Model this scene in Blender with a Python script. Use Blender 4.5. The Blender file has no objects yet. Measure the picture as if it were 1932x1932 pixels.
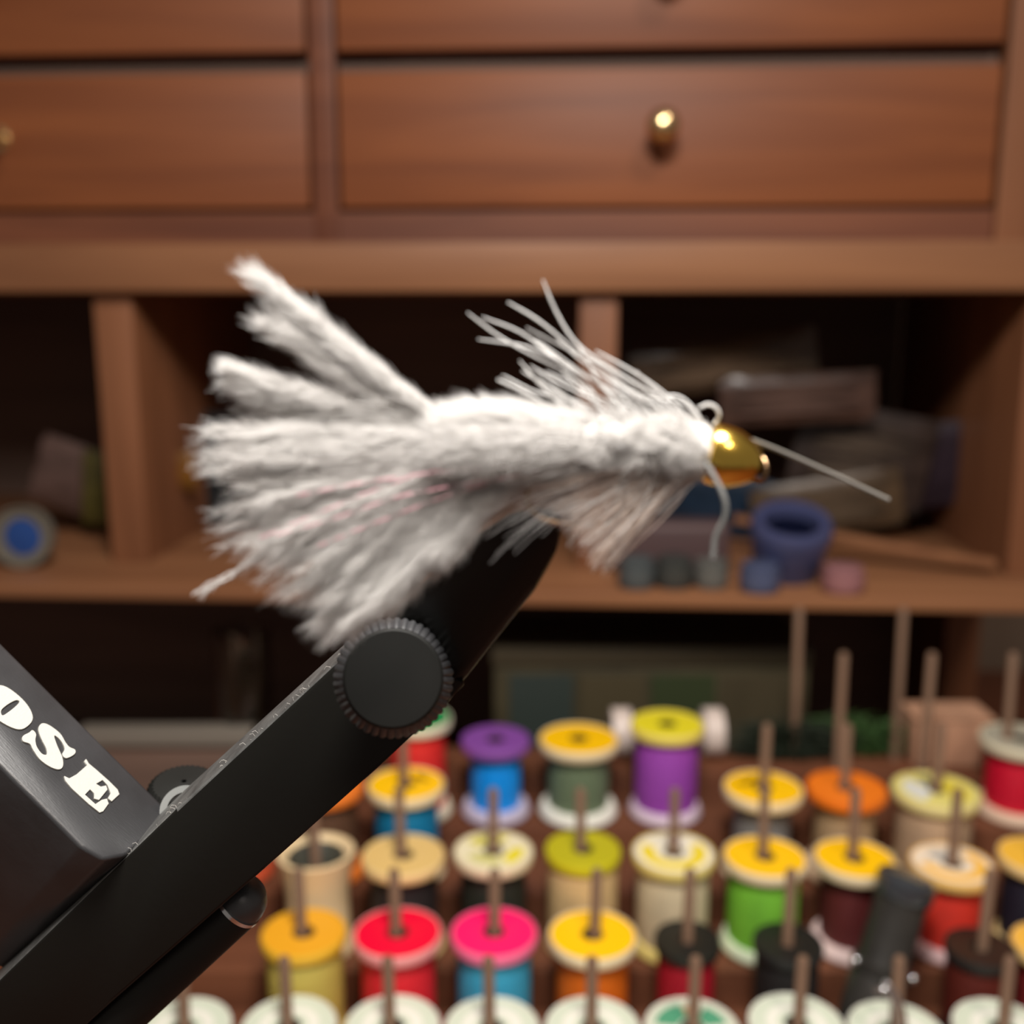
import bpy, bmesh, math, random
import numpy as np
from mathutils import Vector, Matrix, Euler
random.seed(7); rng = np.random.default_rng(7)
R = math.radians
SC = bpy.context.scene
COL = SC.collection

# ------------------------------------------------------------------ camera
F = 2000.0; CX = CY = 966.0; W = 1932.0
PITCH = 11.0
CAMZ = 1.015                       # desk surface is 0.75 m above the floor
DESK = 0.75
cam_d = bpy.data.cameras.new('camera'); cam = bpy.data.objects.new('camera', cam_d); COL.objects.link(cam)
cam_d.sensor_width = 36.0; cam_d.sensor_fit = 'HORIZONTAL'; cam_d.lens = 36.0 * F / W
cam.location = (0, 0, CAMZ); cam.rotation_euler = (R(90 - PITCH), 0, 0)
cam_d.clip_start = 0.005; cam_d.clip_end = 20
cam_d.dof.use_dof = True; cam_d.dof.focus_distance = 0.146
APERTURE = 0.0030                  # diameter in metres
cam_d.dof.aperture_fstop = cam_d.lens / 1000.0 / APERTURE
SC.camera = cam

# ------------------------------------------------------------------ world, lamps, exposure
SC.view_settings.view_transform = 'Standard'; SC.view_settings.look = 'None'
SC.view_settings.gamma = 1.0; SC.view_settings.use_curve_mapping = False
SC.view_settings.exposure = 0.0
SC.cycles.diffuse_bounces = 6; SC.cycles.max_bounces = 14
wd = bpy.data.worlds.new('room_air'); SC.world = wd; wd.use_nodes = True
bg = wd.node_tree.nodes['Background']; bg.inputs[0].default_value = (1.0, 0.90, 0.82, 1); bg.inputs[1].default_value = 0.15

def area(name, loc, target, size, energy, color):
    l = bpy.data.lights.new(name, 'AREA'); l.shape = 'DISK'; l.size = size; l.energy = energy; l.color = color
    o = bpy.data.objects.new(name, l); COL.objects.link(o); o.location = loc
    d = Vector(target) - Vector(loc); o.rotation_euler = d.to_track_quat('-Z', 'Y').to_euler()
    return o
area('desk_lamp_light', (0.015, 0.075, 1.270), (0.01, 0.17, 0.9), 0.13, 3.05, (1.0, 0.955, 0.90))
area('front_fill_light', (0.5, -0.9, 2.3), (0.0, 0.4, 0.95), 0.3, 10.0, (1.0, 0.88, 0.78))  # added fill light behind the camera, stands for no real ceiling fitting

# ------------------------------------------------------------------ helpers
SP, CP = math.sin(R(PITCH)), math.cos(R(PITCH))
def P(u, v, z):
    """a point seen at (u, v) of the 1932 frame at a depth z along the view axis"""
    u = np.asarray(u, float); v = np.asarray(v, float); z = np.asarray(z, float)
    xc = (u - CX) / F * z; yc = -(v - CY) / F * z
    return np.stack([xc + 0 * z, z * CP + yc * SP, CAMZ + yc * CP - z * SP], -1)
def PV(u, v, z): return Vector(P(u, v, z).tolist())
def at_row(u, v, f):
    """point seen at (u, v) standing at forward distance f"""
    k = (v - CY) / F
    z = f / (CP - k * SP)
    return PV(u, v, z), z

MAT = {}
def mat(name, col, rough=0.5, metal=0.0, spec=0.5, trans=0.0, ior=1.45, coat=0.0, noise=None, bump=None, alpha=None):
    if name in MAT: return MAT[name]
    m = bpy.data.materials.new(name); m.use_nodes = True; nt = m.node_tree
    b = nt.nodes['Principled BSDF']
    b.inputs['Base Color'].default_value = (*col, 1); b.inputs['Roughness'].default_value = rough
    b.inputs['Metallic'].default_value = metal; b.inputs['Specular IOR Level'].default_value = spec
    b.inputs['Transmission Weight'].default_value = trans; b.inputs['IOR'].default_value = ior
    b.inputs['Coat Weight'].default_value = coat
    tc = nt.nodes.new('ShaderNodeTexCoord')
    if noise:      # (scale, amount, stretch)
        n = nt.nodes.new('ShaderNodeTexNoise'); n.inputs['Scale'].default_value = noise[0]; n.inputs['Detail'].default_value = 6
        mp = nt.nodes.new('ShaderNodeMapping'); mp.inputs['Scale'].default_value = noise[2]
        nt.links.new(tc.outputs['Object'], mp.inputs[0]); nt.links.new(mp.outputs[0], n.inputs['Vector'])
        r = nt.nodes.new('ShaderNodeValToRGB'); a = noise[1]
        r.color_ramp.elements[0].position = 0.3; r.color_ramp.elements[1].position = 0.7
        r.color_ramp.elements[0].color = (*[c * (1 - a) for c in col], 1); r.color_ramp.elements[1].color = (*[min(1, c * (1 + a)) for c in col], 1)
        nt.links.new(n.outputs['Fac'], r.inputs[0]); nt.links.new(r.outputs[0], b.inputs['Base Color'])
    if bump:       # (scale, strength, distance, stretch)
        n = nt.nodes.new('ShaderNodeTexNoise'); n.inputs['Scale'].default_value = bump[0]; n.inputs['Detail'].default_value = 3
        mp = nt.nodes.new('ShaderNodeMapping'); mp.inputs['Scale'].default_value = bump[3]
        nt.links.new(tc.outputs['Object'], mp.inputs[0]); nt.links.new(mp.outputs[0], n.inputs['Vector'])
        bp = nt.nodes.new('ShaderNodeBump'); bp.inputs['Strength'].default_value = bump[1]; bp.inputs['Distance'].default_value = bump[2]
        nt.links.new(n.outputs['Fac'], bp.inputs['Height']); nt.links.new(bp.outputs[0], b.inputs['Normal'])
    MAT[name] = m; return m
def srgb(r, g, b):
    f = lambda c: (c / 255 / 12.92) if c / 255 <= 0.04045 else ((c / 255 + 0.055) / 1.055) ** 2.4
    return (f(r), f(g), f(b))

def wood(name, dark, light, axis=(1.2, 14, 14), rough=0.5):
    if name in MAT: return MAT[name]
    m = bpy.data.materials.new(name); m.use_nodes = True; nt = m.node_tree; b = nt.nodes['Principled BSDF']
    tc = nt.nodes.new('ShaderNodeTexCoord'); mp = nt.nodes.new('ShaderNodeMapping'); mp.inputs['Scale'].default_value = axis
    n = nt.nodes.new('ShaderNodeTexNoise'); n.inputs['Scale'].default_value = 4.0; n.inputs['Detail'].default_value = 8; n.inputs['Distortion'].default_value = 0.6
    r = nt.nodes.new('ShaderNodeValToRGB'); r.color_ramp.elements[0].position = 0.32; r.color_ramp.elements[1].position = 0.68
    r.color_ramp.elements[0].color = (*dark, 1); r.color_ramp.elements[1].color = (*light, 1)
    nt.links.new(tc.outputs['Object'], mp.inputs[0]); nt.links.new(mp.outputs[0], n.inputs['Vector'])
    nt.links.new(n.outputs['Fac'], r.inputs[0]); nt.links.new(r.outputs[0], b.inputs['Base Color'])
    b.inputs['Roughness'].default_value = rough; b.inputs['Specular IOR Level'].default_value = 0.3
    bp = nt.nodes.new('ShaderNodeBump'); bp.inputs['Strength'].default_value = 0.15; bp.inputs['Distance'].default_value = 0.001
    nt.links.new(n.outputs['Fac'], bp.inputs['Height']); nt.links.new(bp.outputs[0], b.inputs['Normal'])
    MAT[name] = m; return m

def link(name, me, m, parent=None, mtx=None):
    o = bpy.data.objects.new(name, me); COL.objects.link(o)
    if m is not None and len(me.materials) == 0: me.materials.append(m)
    if parent is not None: o.parent = parent
    if mtx is not None: o.matrix_local = mtx
    return o
def empty(name, loc, label=None, cat=None, group=None, mtx=None):
    o = bpy.data.objects.new(name, None); COL.objects.link(o); o.empty_display_size = 0.01
    if mtx is not None: o.matrix_world = mtx
    else: o.location = loc
    tag(o, label, cat, group); return o
def tag(o, label=None, cat=None, group=None, kind=None):
    if label: o['label'] = label
    if cat: o['category'] = cat
    if group: o['group'] = group
    if kind: o['kind'] = kind
    return o
def mesh_of(bm, name, smooth=None):
    me = bpy.data.meshes.new(name); bmesh.ops.recalc_face_normals(bm, faces=bm.faces); bm.to_mesh(me); bm.free()
    if smooth is not None:
        me.polygons.foreach_set('use_smooth', [True] * len(me.polygons))
        if smooth < 180: me.set_sharp_from_angle(angle=R(smooth))
    return me
def box_bm(x0, x1, y0, y1, z0, z1, bev=0.0, seg=2, bm=None):
    own = bm is None
    bm2 = bmesh.new(); r = bmesh.ops.create_cube(bm2, size=1.0)
    for vv in bm2.verts: vv.co = Vector((x0 + (vv.co.x + .5) * (x1 - x0), y0 + (vv.co.y + .5) * (y1 - y0), z0 + (vv.co.z + .5) * (z1 - z0)))
    if bev: bmesh.ops.bevel(bm2, geom=bm2.edges[:], offset=bev, segments=seg, profile=0.6, affect='EDGES')
    if own: return bm2
    me = bpy.data.meshes.new('t'); bm2.to_mesh(me); bm2.free(); bm.from_mesh(me); bpy.data.meshes.remove(me); return bm
def box(name, x0, x1, y0, y1, z0, z1, m, parent=None, bev=0.0, mtx=None):
    return link(name, mesh_of(box_bm(x0, x1, y0, y1, z0, z1, bev), name, 40), m, parent, mtx)
def lathe_me(name, prof, seg=40, closed=True, smooth=35, wob=None):
    """revolve a profile of (r, z) about z; closed = the profile is a loop"""
    vs = []; fs = []; n = len(prof)
    for i in range(seg):
        a = 2 * math.pi * i / seg
        for j, (r, z) in enumerate(prof):
            rr = r * (wob(i, j) if wob else 1)
            vs.append((rr * math.cos(a), rr * math.sin(a), z))
    for i in range(seg):
        k = (i + 1) % seg
        for j in range(n if closed else n - 1):
            l = (j + 1) % n
            fs.append((i * n + j, k * n + j, k * n + l, i * n + l))
    me = bpy.data.meshes.new(name); me.from_pydata(vs, [], fs)
    bm = bmesh.new(); bm.from_mesh(me); bpy.data.meshes.remove(me)
    bmesh.ops.remove_doubles(bm, verts=bm.verts, dist=1e-7)
    if not closed:
        bmesh.ops.holes_fill(bm, edges=[e for e in bm.edges if e.is_boundary])
    return mesh_of(bm, name, smooth)
def frame_to(p0, p1):
    d = (Vector(p1) - Vector(p0)); q = d.to_track_quat('Z', 'Y')
    return Matrix.Translation(p0) @ q.to_matrix().to_4x4(), d.length

def tubes_me(name, paths, radii, sides=3):
    """paths (N,K,3) world points, radii (N,K): joined thin tubes with tapered ends"""
    paths = np.asarray(paths, float); radii = np.asarray(radii, float); N, K, _ = paths.shape
    T = np.gradient(paths, axis=1); T /= np.linalg.norm(T, axis=2, keepdims=True) + 1e-12
    ref = np.where(np.abs(T[..., 2:3]) < 0.9, np.array([0, 0, 1.0]), np.array([1.0, 0, 0]))
    A = np.cross(T, ref); A /= np.linalg.norm(A, axis=2, keepdims=True) + 1e-12; B = np.cross(T, A)
    ang = np.arange(sides) * 2 * np.pi / sides
    ring = paths[:, :, None] + radii[:, :, None, None] * (np.cos(ang)[None, None, :, None] * A[:, :, None] + np.sin(ang)[None, None, :, None] * B[:, :, None])
    verts = ring.reshape(-1, 3)
    base = (np.arange(N)[:, None, None] * K + np.arange(K - 1)[None, :, None]) * sides
    s = np.arange(sides)[None, None, :]; s2 = (s + 1) % sides
    quads = np.stack([base + s, base + s2, base + s2 + sides, base + s + sides], -1).reshape(-1, 4)
    me = bpy.data.meshes.new(name)
    me.vertices.add(len(verts)); me.vertices.foreach_set('co', verts.ravel())
    me.loops.add(quads.size); me.loops.foreach_set('vertex_index', quads.ravel().astype(np.int32))
    me.polygons.add(len(quads)); me.polygons.foreach_set('loop_start', (np.arange(len(quads)) * 4).astype(np.int32))
    me.polygons.foreach_set('use_smooth', np.ones(len(quads), bool))
    me.update(calc_edges=True); return me
def spline(pts, n):
    """Catmull-Rom through pts, n samples"""
    p = np.asarray(pts, float); p = np.vstack([2 * p[0] - p[1], p, 2 * p[-1] - p[-2]]); m = len(p) - 3
    t = np.linspace(0, m - 1e-6, n); i = t.astype(int); f = (t - i)[:, None]
    a, b, c, d = p[i], p[i + 1], p[i + 2], p[i + 3]
    return 0.5 * ((2 * b) + (-a + c) * f + (2 * a - 5 * b + 4 * c - d) * f ** 2 + (-a + 3 * b - 3 * c + d) * f ** 3)
def tube(name, pts, rad, m, parent=None, sides=8, n=24, mtx=None):
    path = spline(pts, n); r = np.interp(np.linspace(0, 1, n), np.linspace(0, 1, len(rad)), rad) if hasattr(rad, '__len__') else np.full(n, rad)
    return link(name, tubes_me(name, path[None], r[None], sides), m, parent, mtx)

# ------------------------------------------------------------------ materials
W_DRAWER = wood('drawer_wood', srgb(108, 59, 33), srgb(131, 75, 41))
W_FRAME = wood('frame_wood', srgb(93, 53, 37), srgb(118, 70, 47))
W_LIGHT = wood('shelf_wood', srgb(118, 77, 51), srgb(142, 97, 66))
W_STAND = wood('upright_wood', srgb(111, 70, 46), srgb(133, 86, 58), axis=(14, 14, 1.2))
W_RACK = wood('rack_wood', srgb(88, 52, 36), srgb(116, 72, 50))
W_PEG = wood('peg_wood', srgb(104, 80, 64), srgb(134, 106, 86), axis=(14, 14, 2), rough=0.6)
W_INNER = wood('inner_wood', srgb(96, 76, 66), srgb(112, 88, 76), rough=0.7)
M_BLACK = mat('black_anodised', (0.009, 0.0085, 0.007), 0.42, spec=0.3, bump=(900, 0.08, 0.0002, (1, 1, 1)))
M_GREY = mat('worn_black_steel', (0.030, 0.030, 0.032), 0.38, spec=0.9, noise=(90, 0.28, (1, 1, 1)), bump=(700, 0.1, 0.0003, (1, 6, 1)))
M_DULL = mat('dull_black', (0.008, 0.008, 0.007), 0.6, spec=0.25)
M_LETTER = mat('white_paint', srgb(172, 170, 163), 0.7, bump=(2500, 0.25, 0.0002, (1, 1, 1)))
M_CHROME = mat('chrome', (0.75, 0.75, 0.76), 0.18, metal=1.0)
M_STEEL = mat('grey_steel', (0.45, 0.45, 0.46), 0.35, metal=1.0)
M_BRASS = mat('brass', (0.80, 0.58, 0.30), 0.22, metal=1.0)
M_GOLD = mat('gold_bead', (1.0, 0.66, 0.12), 0.20, metal=1.0)
M_BRONZE = mat('bronze_hook', (0.42, 0.27, 0.15), 0.25, metal=1.0)

# =================================================================== SETTING
def struct(name, o): o.name = name; tag(o, kind='structure'); return o
wall_m = mat('wall_paint', srgb(120, 100, 84), 0.9, noise=(6, 0.08, (1, 1, 1)))
struct('wall_back', box('wall_back', -1.6, 1.6, 0.80, 0.84, 0, 2.4, wall_m))
struct('floor', box('floor', -1.6, 1.6, -1.4, 0.84, -0.04, 0, wood('floor_wood', srgb(60, 40, 28), srgb(90, 60, 42))))

# ------------------------------------------------------------------ cabinet (turned 3.25 degrees: its right end is nearer)
YAW = R(-3.25); F0 = 0.50
CAB = Matrix.Translation((0, F0, 0)) @ Matrix.Rotation(YAW, 4, 'Z')
def cab(u, v, off=0.0):
    """(x, z) in the cabinet frame where the sight line (u,v) meets the plane y = off of that frame"""
    o = Vector((0, 0, CAMZ)); d = PV(u, v, 1.0) - o; inv = CAB.inverted(); o2 = inv @ o; d2 = inv.to_3x3() @ d
    t = (off - o2.y) / d2.y; p = o2 + d2 * t; return p.x, p.z
def cz(v, off=0.0, u=966): return cab(u, v, off)[1]
def cx(u, v, off=0.0): return cab(u, v, off)[0]
cabinet = empty('desk_cabinet', (0, 0, 0), 'brown wooden desk cabinet with brass knobbed drawers above open pigeonholes', 'cabinet', mtx=CAB)
XL, XR = -0.42, cx(1924, 800) + 0.0
zt = cz(98)                               # bottom of upper drawers
z_r2t, z_r2b = cz(126), cz(396)           # second drawer row
z_bt, z_bb = cz(456, -0.008), cz(550, -0.008)   # projecting board
z_st = cz(1071); z_sb = z_st - 0.0062; SHELF = -0.045           # pigeonhole floor board
ZTOP = 1.30; DEP = 0.19
xd0, xd1 = cx(588, 260), cx(634, 260)     # stile between drawer columns
xr = cx(1900, 110)
# carcass pieces
box('side_board', XL - 0.016, XL, 0, DEP, z_sb, ZTOP, W_STAND, cabinet, 0.0008)
xw = cx(1924, 800)
box('side_board', xr + 0.001, xw + 0.018, 0, DEP, z_bt, ZTOP, W_STAND, cabinet, 0.0008)
box('side_board', xw, xw + 0.018, 0, DEP, z_st, z_bb, W_STAND, cabinet, 0.0008)
box('back_board', XL, XR, DEP, DEP + 0.006, z_sb, ZTOP, W_INNER, cabinet)
box('stile', xd0, xd1, 0, DEP, z_bt, ZTOP, W_FRAME, cabinet, 0.0008)
for (a, b) in ((z_r2b - 0.001, z_bt),):
    box('rail', XL, xd0, 0.001, DEP, a, b, W_FRAME, cabinet, 0.0006)
    box('rail', xd1, xr, 0.001, DEP, a, b, W_FRAME, cabinet, 0.0006)
for (x0, x1) in ((XL, xd0), (xd1, xr)):
    box('rail', x0, x1, 0.010, DEP, z_r2t + 0.0005, zt - 0.0005, W_INNER, cabinet)
box('shelf_board', XL - 0.02, XR + 0.024, -0.008, DEP, z_bb, z_bt, W_LIGHT, cabinet, 0.0012)
box('shelf_board', XL - 0.02, XR + 0.024, SHELF, DEP, z_sb, z_st, W_LIGHT, cabinet, 0.0012)
box('top_board', XL - 0.02, XR + 0.024, -0.008, DEP, ZTOP, ZTOP + 0.015, W_LIGHT, cabinet, 0.0012)
# pigeonhole dividers
for (u0, u1, v) in ((176, 248, 580), (1094, 1166, 580)):
    box('divider', cx(u0, v), cx(u1, v), 0.0, DEP, z_st, z_bb, W_STAND, cabinet, 0.0008)
# drawers
def drawer(x0, x1, z0, z1, knob):
    f = box('drawer', x0 + 0.0016, x1 - 0.0016, -0.001, 0.012, z0 + 0.0012, z1 - 0.0012, W_DRAWER, cabinet, 0.0014)
    if knob:
        kx, kz = knob
        pr = [(0.0, 0.0), (0.0055, 0.0), (0.0055, 0.0012), (0.0028, 0.002), (0.0022, 0.006), (0.003, 0.0085), (0.0058, 0.0105), (0.0072, 0.0135), (0.0068, 0.017), (0.0045, 0.0195), (0.0, 0.0203)]
        me = lathe_me('knob', pr, 28, closed=False, smooth=60)
        link('knob', me, M_BRASS, f, Matrix.Translation((kx, -0.001, kz)) @ Matrix.Rotation(R(90), 4, 'X'))
    return f
zk = (z_r2t + z_r2b) / 2 + 0.003
drawer(xd1, xr, z_r2b, z_r2t, ((xd1 + xr) / 2 - 0.001, zk))
wl = xr - xd1
drawer(xd0 - wl, xd0, z_r2b, z_r2t, (xd0 - wl / 2 + 0.002, zk - 0.001))
hd = z_r2t - z_r2b
drawer(xd1, xr, zt, zt + hd, ((xd1 + xr) / 2, zt + hd / 2))
drawer(xd0 - wl, xd0, zt, zt + hd, (xd0 - wl / 2, zt + hd / 2))
drawer(xd1, xr, zt + hd + 0.006, ZTOP - 0.002, None); drawer(xd0 - wl, xd0, zt + hd + 0.006, ZTOP - 0.002, None)
# legs of the cabinet: it stands on the desk
box('side_board', XL - 0.016, XL, 0.07, DEP, DESK, z_sb, W_STAND, cabinet)
box('side_board', xw, xw + 0.018, 0.07, DEP, DESK, z_sb, W_STAND, cabinet)
box('back_board', XL, XR, DEP - 0.06, DEP - 0.054, DESK, z_sb, W_INNER, cabinet)

# desk
desk = empty('desk', (0, 0.3, 0), 'dark brown wooden desk top under the thread rack', 'desk')
box('desk_top', -0.7, 0.7, -0.45, 0.45, DESK - 0.03, DESK, W_FRAME, desk, 0.002)
for sx in (-0.66, 0.66):
    for sy in (-0.41, 0.41): box('leg', sx - 0.025, sx + 0.025, sy - 0.025, sy + 0.025, 0, DESK - 0.03, W_FRAME, desk)

# =================================================================== THREAD RACK
ROWS = {'Z': (0.435, 0.195), 'A': (0.405, 0.205), 'B': (0.375, 0.215), 'C': (0.345, 0.2265), 'D': (0.315, 0.240), 'E': (0.285, 0.2516)}
rack = empty('thread_rack', (0, 0.35, DESK), 'stepped brown wooden rack with upright pegs holding rows of thread spools', 'spool rack')
def row_z(r): return CAMZ - ROWS[r][1]
RX0, RX1 = -0.118, 0.235
for r, (f, d) in ROWS.items():
    o = box('step', RX0, RX1, f - 0.0148 - 0.35, f + 0.0148 - 0.35, 0, CAMZ - d - DESK, W_RACK, rack, 0.0006)
for x0, x1 in ((RX0 - 0.009, RX0 - 0.0002), (RX1 + 0.0002, RX1 + 0.009)):
    box('side_panel', x0, x1, 0.268 - 0.35, 0.451 - 0.35, 0, 0.062, W_RACK, rack, 0.0008)
peg_me = {}
def peg(r, x, h=0.061):
    k = round(h, 3)
    if k not in peg_me:
        peg_me[k] = lathe_me('peg', [(0, -0.004), (0.0018, -0.004), (0.0018, k - 0.001), (0.0012, k), (0, k)], 12, closed=False)
        peg_me[k].materials.append(W_PEG)
    f, d = ROWS[r]
    o = link('peg', peg_me[k], None, rack, Matrix.Translation((x, f - 0.35, CAMZ - d - DESK)) @ Matrix.Rotation(R(random.uniform(-1.2, 1.2)), 4, 'Y'))
    return o

# spool kinds: parts = flange (top), flange (bottom), thread, disc on the top flange, printed marks
CREAM = srgb(228, 208, 170); WHITE = srgb(232, 230, 218)
def plastic(c, key=None):
    return mat('plastic_%d_%d_%d' % tuple(int(x * 255) for x in c), c, 0.4)
thread_n = 0
def thread_mat(c, shiny=False):
    global thread_n; thread_n += 1
    m = mat('thread_%d' % thread_n, c, 0.3 if shiny else 0.62, metal=0.1 if shiny else 0.0, bump=(60, 0.5, 0.0006, (0.3, 0.3, 60)), noise=(40, 0.14, (0.3, 0.3, 14)))
    return m
def spool(r, u, v, wpx, rim, disc, thr, label, marks=None, body=0.80, shiny=False, hollow=False, short=None, pegh=0.061, botrim=None):
    f, d = ROWS[r]
    p, z = at_row(u, v, f)
    rad = wpx / F * z / 2 - 0.0002; x = p.x; zb = CAMZ - d; H = max(0.02, p.z - zb)
    root = empty('thread_spool', (x, f, zb), label, 'thread spool', 'thread spools on the rack')
    rh = 0.0030; ft = 0.0044
    h0 = 0.0006
    lip = min(0.002, rad * 0.12)
    if hollow:   # flared reel with a deep dark funnel top
        prof = [(rh, h0), (rad * 0.92, h0), (rad * 0.92, 0.003), (rad * 0.8, 0.006), (rad * 0.80, H * 0.6), (rad * 0.9, H * 0.85), (rad * 0.98, H), (rad * 0.9, H + 0.0003), (rad * 0.5, H - 0.006), (rh, H - 0.012)]
        link('reel', lathe_me('reel', prof, 44, smooth=40), plastic(rim), root)
        lin = [(rh + 0.0002, H - 0.0115), (rad * 0.5, H - 0.0056), (rad * 0.72, H - 0.0022), (rad * 0.72, H - 0.0016), (rad * 0.5, H - 0.0050), (rh + 0.0002, H - 0.0109)]
        link('hollow_lining', lathe_me('hollow_lining', lin, 40, smooth=60), plastic(disc), root)
    else:
        top = [(rh, H - ft), (rad * 0.86, H - ft), (rad * 0.97, H - ft + 0.0006), (rad, H - ft * 0.45), (rad * 0.99, H - 0.0006), (rad * 0.97, H), (rad * 0.945, H - 0.0001), (rad * 0.94, H - 0.0008), (rh, H - 0.0008)]
        link('flange', lathe_me('flange', top, 48, smooth=50), plastic(rim), root)
        bot = [(rh, h0), (rad * 0.95, h0), (rad * 0.985, h0 + 0.0008), (rad * 0.985, h0 + 0.0018), (rad * 0.9, h0 + ft), (rh, h0 + ft)]
        link('flange', lathe_me('flange', bot, 40, smooth=50), plastic(botrim or rim), root)
        b = rad * body
        th = [(rh, h0 + ft - 0.0002), (b * 0.97, h0 + ft - 0.0002), (b * 1.0, h0 + ft + 0.002), (b, H * 0.5), (b * 1.0, H - ft - 0.002), (b * 0.97, H - ft + 0.0002), (rh, H - ft + 0.0002)]
        link('thread', lathe_me('thread', th, 40, smooth=60), thread_mat(thr, shiny), root)
        if disc is not None:
            ds = [(rh + 0.0006, H - 0.0007), (rad * 0.93, H - 0.0007), (rad * 0.925, H - 0.0003), (rh + 0.0006, H - 0.0003)]
            link('disc', lathe_me('disc', ds, 44, smooth=40), plastic(disc), root)
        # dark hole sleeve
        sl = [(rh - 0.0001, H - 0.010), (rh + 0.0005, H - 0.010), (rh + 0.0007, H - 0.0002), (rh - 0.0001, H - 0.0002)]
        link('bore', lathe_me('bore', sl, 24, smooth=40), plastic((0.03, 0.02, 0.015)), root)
        if marks:
            for (a0, a1, r0, r1, c) in marks:
                bm = bmesh.new(); n = max(3, int((a1 - a0) / 10)); vs = []
                for i in range(n + 1):
                    a = R(a0 + (a1 - a0) * i / n)
                    for rr in (r0, r1):
                        for hh in (H - 0.0003, H - 0.0001): vs.append(bm.verts.new((rad * rr * math.cos(a), rad * rr * math.sin(a), hh)))
                for i in range(n):
                    q = vs[4 * i:4 * i + 8]
                    bm.faces.new((q[1], q[5], q[7], q[3])); bm.faces.new((q[0], q[2], q[6], q[4])); bm.faces.new((q[0], q[4], q[5], q[1])); bm.faces.new((q[2], q[3], q[7], q[6]))
                bm.faces.new(vs[0:1] + vs[1:2] + vs[3:4] + vs[2:3]); e = vs[-4:]; bm.faces.new((e[0], e[2], e[3], e[1]))
                link('printed_mark', mesh_of(bm, 'printed_mark'), plastic(c), root)
    root.rotation_euler[2] = 0
    if pegh: peg(r, x, max(pegh, 0.0))
    return root
YEL = srgb(244, 190, 8); YG = srgb(222, 208, 40)
S = spool
S('A', 787, 1352, 132, srgb(222, 214, 190), srgb(28, 130, 70), srgb(214, 38, 34), 'red thread spool with green topped cream flange beside the black vise bar', pegh=0)
S('A', 935, 1393, 134, srgb(132, 78, 158), srgb(124, 70, 150), srgb(10, 150, 255), 'shiny blue thread spool with purple flange', shiny=True, pegh=0, botrim=srgb(190, 180, 200), body=.72)
S('A', 1092, 1392, 154, CREAM, YEL, srgb(100, 116, 88), 'grey green thread spool with yellow disc in the back row', pegh=0, botrim=WHITE, body=.76)
S('A', 1259, 1364, 142, srgb(226, 206, 104), YG, srgb(152, 66, 172), 'tall purple thread spool with yellow green top', pegh=0, botrim=srgb(215, 195, 210), body=.84)
S('A', 1928, 1392, 152, srgb(214, 204, 176), srgb(170, 164, 146), srgb(208, 0, 44), 'crimson thread spool with grey cream top at the far end of the back row', pegh=0, body=.78, botrim=srgb(220, 190, 165))
S('B', 442, 1482, 140, srgb(190, 80, 50), srgb(190, 80, 50), srgb(120, 60, 40), 'red orange spool mostly hidden behind the black vise bar', pegh=0)
S('B', 612, 1480, 150, srgb(226, 120, 44), srgb(226, 120, 44), srgb(90, 60, 40), 'orange flanged spool peeking out below the black vise bar', pegh=0.04)
S('B', 766, 1477, 150, CREAM, YEL, srgb(0, 116, 160), 'teal blue thread spool with yellow disc in front of the red thread spool', marks=[(20, 70, .42, .6, srgb(90, 70, 10)), (240, 275, .3, .6, srgb(90, 70, 10))])
S('B', 1440, 1484, 152, CREAM, YEL, srgb(120, 116, 112), 'grey thread spool with yellow disc marked by a dark squiggle', marks=[(100, 150, .35, .5, srgb(120, 84, 10)), (150, 165, .3, .7, srgb(120, 84, 10))], body=.7)
S('B', 1597, 1484, 152, srgb(224, 112, 24), srgb(228, 118, 28), srgb(170, 140, 104), 'tan thread spool with all orange flange', body=.74, botrim=srgb(200, 170, 140))
S('B', 1766, 1489, 164, srgb(216, 202, 140), srgb(220, 208, 120), srgb(180, 150, 120), 'pale tan spool with cream top printed yellow and white beside the crimson spool', marks=[(-60, 60, .2, .74, srgb(220, 200, 70)), (130, 230, .2, .74, srgb(214, 214, 206)), (85, 105, .15, .7, srgb(60, 60, 66))], body=.84)
S('C', 596, 1606, 150, srgb(226, 200, 156), srgb(62, 62, 54), CREAM, 'cream flared reel with hollow dark funnel top next to the vise bar', hollow=True)
S('C', 761, 1611, 160, srgb(230, 202, 142), srgb(214, 180, 112), srgb(38, 30, 30), 'black thread spool with plain tan flange')
S('C', 931, 1603, 154, srgb(222, 208, 172), srgb(224, 214, 180), srgb(36, 38, 30), 'black thread spool with cream top printed in yellow', marks=[(60, 150, .4, .76, srgb(200, 190, 60)), (-60, 10, .4, .76, srgb(220, 204, 40)), (200, 290, .3, .7, srgb(196, 190, 120))])
S('C', 1100, 1600, 146, srgb(196, 188, 30), srgb(176, 168, 28), srgb(204, 174, 124), 'tan thread spool with olive yellow flange', body=.92, botrim=srgb(204, 174, 124))
S('C', 1271, 1606, 160, srgb(222, 202, 120), srgb(230, 222, 200), srgb(206, 190, 156), 'ecru thread spool with white and yellow printed top', marks=[(150, 390, .45, .78, srgb(226, 202, 50)), (60, 100, .2, .7, srgb(190, 180, 190))], body=.86)
S('C', 1443, 1614, 160, CREAM, YEL, srgb(116, 186, 52), 'lime green thread spool with yellow disc', body=.84, botrim=srgb(214, 226, 196))
S('C', 1612, 1617, 154, CREAM, YEL, srgb(88, 26, 26), 'maroon thread spool with yellow disc behind the black capped tool', body=.74, botrim=srgb(226, 200, 196))
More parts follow.
